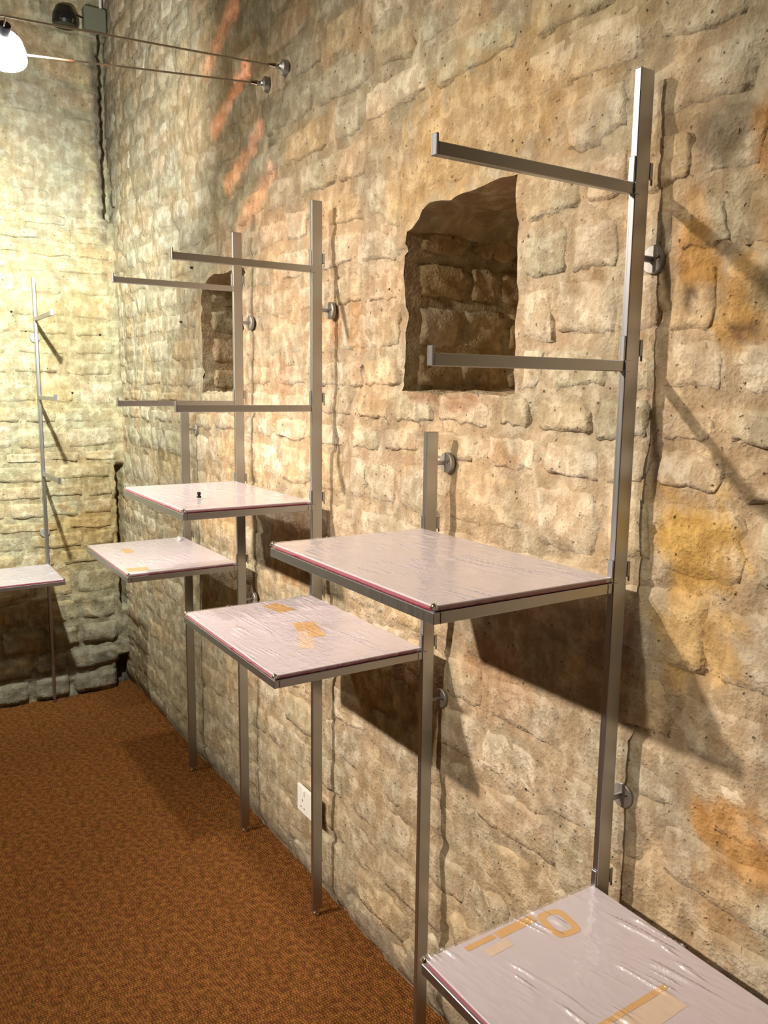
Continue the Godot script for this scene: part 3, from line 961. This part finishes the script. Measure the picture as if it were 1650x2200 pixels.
# ---------------------------------------------------------------- fittings
func build_fittings() -> void:
	# low-voltage cables and the lamp hung between them
	var ends := [[Vector3(0, 2.438, 1.932), Vector3(-0.70, 2.443, 1.832), "taut lighting cable that ends at the higher of two wall anchors"], [Vector3(0, 2.43, 1.81), Vector3(-0.625, 2.43, 1.643), "taut lighting cable that ends at the lower of two wall anchors"]]
	for e in ends:
		var a: Vector3 = e[0]
		var d: Vector3 = (e[1] - a).normalized()
		var t := thing("lighting_cable", e[2], "cable", a, 0.0, "taut lighting cables")
		put("wire", rod(d * 0.05, d * (4.95 / absf(d.x)), 0.0026, 10), M.cable, t)
		put("anchor", lathe([Vector2(0, -0.004), Vector2(0.0065, -0.004), Vector2(0.0065, 0.006), Vector2(0.010, 0.010), Vector2(0.021, 0.016), Vector2(0.021, 0.030), Vector2(0.012, 0.034), Vector2(0.012, 0.05)], along(-d, d * 0.038), 20), M.steel, t)
		put("ferrule", lathe([Vector2(0, 0), Vector2(0.0062, 0.0), Vector2(0.0075, 0.004), Vector2(0.0062, 0.012), Vector2(0.0045, 0.022)], along(d, d * 0.038), 14), M.chrome, t)
	var lp := Vector3(-0.72, 2.40, 1.735)
	var lamp := thing("cable_lamp", "glaring white reflector lamp hung between the two lighting cables", "lamp", lp)
	var face := along(Vector3(-0.06, -0.62, -1.0))
	put("reflector", lathe([Vector2(0.012, -0.045), Vector2(0.03, -0.04), Vector2(0.05, -0.024), Vector2(0.062, 0.0), Vector2(0.066, 0.014), Vector2(0.0, 0.02)], face, 32), M.glow, lamp)
	put("socket", lathe([Vector2(0, -0.07), Vector2(0.014, -0.07), Vector2(0.014, -0.046), Vector2(0, -0.046)], face, 16), M.black, lamp)
	for e in ends:
		var a: Vector3 = e[0]
		var d: Vector3 = (e[1] - a).normalized()
		var q := a + d * (0.72 / absf(d.x)) - lp
		put("support_arm", rod(q.normalized() * 0.064, q - q.normalized() * 0.0034, 0.0025, 8), M.chrome, lamp)
	# black dome speaker and the box that feeds it, high on the far wall
	var sp := thing("wall_sounder", "small black rounded fitting high on the far wall beside the corner", "sounder", Vector3(-0.2, 3.135, 0.02))
	put("housing", lathe([Vector2(0, -0.002), Vector2(0.050, -0.002), Vector2(0.054, 0.012), Vector2(0.050, 0.045), Vector2(0.036, 0.075), Vector2(0.0, 0.09)], Transform3D.IDENTITY, 24), M.black, sp, Vector3(0, 0, 0.05))
	put("mount", box(Vector3(0.05, 0.05, 0.05), 0.006), M.black, sp, Vector3(0, 0.03, 0.005))
	put("glint_sliver", box(Vector3(0.006, 0.016, 0.004), 0.001), M.chrome, sp, Vector3(0.024, 0.01, 0.098))  # bright slivers put in for two glints on the housing
	put("glint_sliver", box(Vector3(0.006, 0.016, 0.004), 0.001), M.chrome, sp, Vector3(-0.028, 0.014, 0.094))
	var jb := thing("junction_box", "grey green junction box in the top corner of the far wall", "box", Vector3(-0.062, 3.20, 0.02))
	put("case", box(Vector3(0.10, 0.10, 0.05), 0.006), M.box, jb, Vector3(0, 0, 0.012))
	put("lead", rod(Vector3(-0.05, -0.005, 0.02), Vector3(-0.10, 0.0, 0.03), 0.003, 8), M.black, jb)
	put("conduit", rod(Vector3(0.028, 0.05, 0.018), Vector3(0.03, 0.46, 0.018), 0.0065, 12), M.white, jb)
	# socket plate low on the long wall
	var pl := thing("socket_plate", "white double socket plate low on the long wall, half hidden by an upright", "socket", Vector3(-0.016, 0.289, 2.075))
	put("plate", box(Vector3(0.010, 0.086, 0.146), 0.002), M.white, pl)
	for s in [-0.036, 0.036]:
		put("switch", box(Vector3(0.004, 0.018, 0.011), 0.0008), M.white, pl, Vector3(-0.0062, 0.026, s + 0.008))
		for q in [[0.012, 0.0, 0.008, 0.0035], [-0.012, 0.011, 0.0035, 0.007], [-0.012, -0.011, 0.0035, 0.007]]:
			put("slot", box(Vector3(0.001, q[2], q[3]), 0.0002), M.grey, pl, Vector3(-0.0052, q[0] - 0.012, s + q[1]))
	# lamps out of view; the third spotlight and the ceiling panel are added fill
	for q in [[1.68, Vector3(3.6, -1.75, 0.55), "warm spotlight facing the long wall, middle one of three"], [3.0, Vector3(3.6, -1.9, -0.3), "warm spotlight facing the long wall, nearest the camera of three"], [0.9, Vector3(3.6, -1.65, -0.1), "added fill spotlight facing the long wall, closest to the far wall"]]:
		var st := thing("track_spotlight", q[2], "spotlight", Vector3(-3.6, 3.1, q[0]), 0.0, "spotlights outside the picture")
		var dir: Vector3 = q[1]
		put("can", lathe([Vector2(0, -0.16), Vector2(0.05, -0.16), Vector2(0.055, 0.0), Vector2(0.052, 0.0), Vector2(0.047, -0.15)], along(dir), 24), M.black, st)
		put("lens", lathe([Vector2(0.0, -0.012), Vector2(0.05, -0.012)], along(dir), 24), M.warm_glow, st)
		put("stem", rod(Vector3(0, 0.06, 0), Vector3(0, 0.62, 0), 0.01), M.black, st)
	var cl := thing("ceiling_fill_panel", "added wide square fill panel over the middle of the room", "lamp", Vector3(-2.7, 3.69, 2.6))
	put("frame", box(Vector3(2.3, 0.05, 2.3), 0.01, Vector3(0, 0.003, 0)), M.white, cl)
	put("diffuser", box(Vector3(2.2, 0.01, 2.2), 0.003, Vector3(0, -0.026, 0)), M.panel_glow, cl)


func build_lights() -> void:
	# the warm spotlight that throws the shelf shadows
	var a := SpotLight3D.new()
	a.name = "spotlight_beam"
	a.light_color = Color(1.0, 0.935, 0.875)
	a.light_energy = 24.0
	a.light_size = 0.05
	a.spot_angle = 22.5
	a.spot_angle_attenuation = 1.0
	a.spot_range = 20.0
	a.spot_attenuation = 2.0
	a.shadow_enabled = true
	add_child(a)
	a.look_at_from_position(Vector3(-3.6, 3.1, 1.68) + Vector3(3.6, -1.75, 0.55).normalized() * 0.02, Vector3(0, 1.15, 2.5))
	# its twin further along the same rail, weaker
	var a2 := SpotLight3D.new()
	a2.name = "second_spotlight_beam"
	a2.light_color = Color(1.0, 0.95, 0.87)
	a2.light_energy = 7.0
	a2.light_size = 0.05
	a2.spot_angle = 26.0
	a2.spot_angle_attenuation = 1.0
	a2.spot_range = 20.0
	a2.spot_attenuation = 2.0
	a2.shadow_enabled = true
	add_child(a2)
	a2.look_at_from_position(Vector3(-3.6, 3.1, 3.0) + Vector3(3.6, -1.9, -0.3).normalized() * 0.02, Vector3(0, 1.2, 2.7))
	# an added third, there to brighten the corner end of the wall
	var a3 := SpotLight3D.new()
	a3.name = "added_spotlight_beam"
	a3.light_color = Color(1.0, 0.985, 0.92)
	a3.light_energy = 9.5
	a3.light_size = 0.05
	a3.spot_angle = 24.0
	a3.spot_angle_attenuation = 1.0
	a3.spot_range = 20.0
	a3.spot_attenuation = 2.0
	a3.shadow_enabled = true
	add_child(a3)
	a3.look_at_from_position(Vector3(-3.6, 3.1, 0.9) + Vector3(3.6, -1.65, -0.1).normalized() * 0.02, Vector3(0, 1.35, 0.85))
	# the cable lamp: cool, thrown onto the far wall
	var b := SpotLight3D.new()
	b.name = "cable_lamp_beam"
	b.light_color = Color(0.97, 1.0, 0.95)
	b.light_energy = 9.0
	b.light_size = 0.02
	b.spot_angle = 44.0
	b.spot_angle_attenuation = 1.0
	b.spot_range = 20.0
	b.spot_attenuation = 2.0
	b.shadow_enabled = true
	add_child(b)
	b.look_at_from_position(Vector3(-0.72, 2.40, 1.735) + Vector3(-0.06, -0.62, -1.0).normalized() * 0.015, Vector3(-0.78, 1.66, 0.0))
	# its dichroic glass leaks rosy bars backwards through the fins of the reflector
	var bars := [[2.690, 1.407], [2.472, 1.491], [2.272, 1.590], [2.126, 1.675]]
	var n := 0
	for r in bars:
		for k in 5:
			var f := (k - 2) * 0.5
			var s := SpotLight3D.new()
			s.name = "cable_lamp_leak_%d" % n
			n += 1
			s.light_color = Color(1.0, 0.62, 0.49)
			s.light_energy = 0.58
			s.light_size = 0.01
			s.spot_angle = 3.6
			s.spot_angle_attenuation = 0.85
			s.spot_range = 6.0
			s.spot_attenuation = 2.0
			s.shadow_enabled = true
			add_child(s)
			s.look_at_from_position(Vector3(-0.70, 2.35, 1.72), Vector3(0, r[0] + f * 0.055, r[1] + f * 0.13))
	# stray light of the same lamp, upwards into the corner
	var e := SpotLight3D.new()
	e.name = "cable_lamp_spill"
	e.light_color = Color(0.98, 0.985, 0.97)
	e.light_energy = 2.8
	e.light_size = 0.03
	e.spot_angle = 50.0
	e.spot_angle_attenuation = 1.0
	e.spot_range = 20.0
	e.spot_attenuation = 2.0
	e.shadow_enabled = true
	add_child(e)
	e.look_at_from_position(Vector3(-0.72, 2.40, 1.735), Vector3(-0.18, 2.65, 0.0))
	var f2 := SpotLight3D.new()
	f2.name = "cable_lamp_downlight"
	f2.light_color = Color(1.0, 0.97, 0.93)
	f2.light_energy = 2.0
	f2.light_size = 0.03
	f2.spot_angle = 62.0
	f2.spot_angle_attenuation = 1.0
	f2.spot_range = 20.0
	f2.spot_attenuation = 2.0
	f2.shadow_enabled = true
	add_child(f2)
	f2.look_at_from_position(Vector3(-0.72, 2.36, 1.72), Vector3(-0.75, 0.0, 0.95))
	var p := SpotLight3D.new()
	p.name = "cable_lamp_leak_glow"
	p.light_color = Color(1.0, 0.62, 0.46)
	p.light_energy = 0.25
	p.light_size = 0.03
	p.spot_angle = 42.0
	p.spot_angle_attenuation = 1.0
	p.spot_range = 8.0
	p.spot_attenuation = 2.0
	p.shadow_enabled = true
	add_child(p)
	p.look_at_from_position(Vector3(-0.72, 2.40, 1.735), Vector3(0, 1.55, 1.95))
	var c := AreaLight3D.new()  # added soft fill from above, no such lamp is known
	c.name = "ceiling_fill_light"
	c.light_color = Color(1.0, 0.96, 0.88)
	c.light_energy = 4.2
	c.area_size = Vector2(2.2, 2.2)
	c.area_range = 20.0
	c.area_attenuation = 2.0
	c.shadow_enabled = true
	add_child(c)
	c.look_at_from_position(Vector3(-2.7, 3.64, 2.6), Vector3(-2.7, 0, 2.6), Vector3.FORWARD)


func _ready() -> void:
	# camera
	var cam := Camera3D.new()
	cam.name = "camera"
	cam.fov = rad_to_deg(2.0 * atan(1100.0 / 1756.89))
	cam.near = 0.05
	cam.far = 60.0
	var yaw := deg_to_rad(32.4405)
	var pit := deg_to_rad(-8.5962)
	var rol := deg_to_rad(0.6573)
	var fw := Vector3(sin(yaw) * cos(pit), sin(pit), -cos(yaw) * cos(pit))
	var r0 := Vector3(cos(yaw), 0, sin(yaw))
	var u0 := r0.cross(fw)
	var r := r0 * cos(rol) + u0 * sin(rol)
	var u := u0 * cos(rol) - r0 * sin(rol)
	cam.transform = Transform3D(Basis(r, u, -fw), Vector3(-1.0855, 1.55, 4.1632))
	add_child(cam)
	cam.current = true
	# surroundings: a closed room, so the sky is plain black
	var env := Environment.new()
	env.background_mode = Environment.BG_COLOR
	env.background_color = Color(0, 0, 0)
	env.tonemap_mode = Environment.TONE_MAPPER_LINEAR
	env.tonemap_exposure = 1.0
	env.sdfgi_enabled = true
	env.ssao_enabled = true
	env.ssil_enabled = true
	var we := WorldEnvironment.new()
	we.name = "surroundings"
	we.environment = env
	add_child(we)
	build_lights()

	noise_a.seed = 3
	noise_a.frequency = 1.0
	noise_a.fractal_octaves = 3
	noise_b.seed = 8
	noise_b.frequency = 0.6
	noise_b.fractal_octaves = 3
	noise_c.seed = 15
	noise_c.frequency = 1.0
	noise_c.fractal_octaves = 2
	make_materials()
	build_room()
	build_shelving()
	build_fittings()
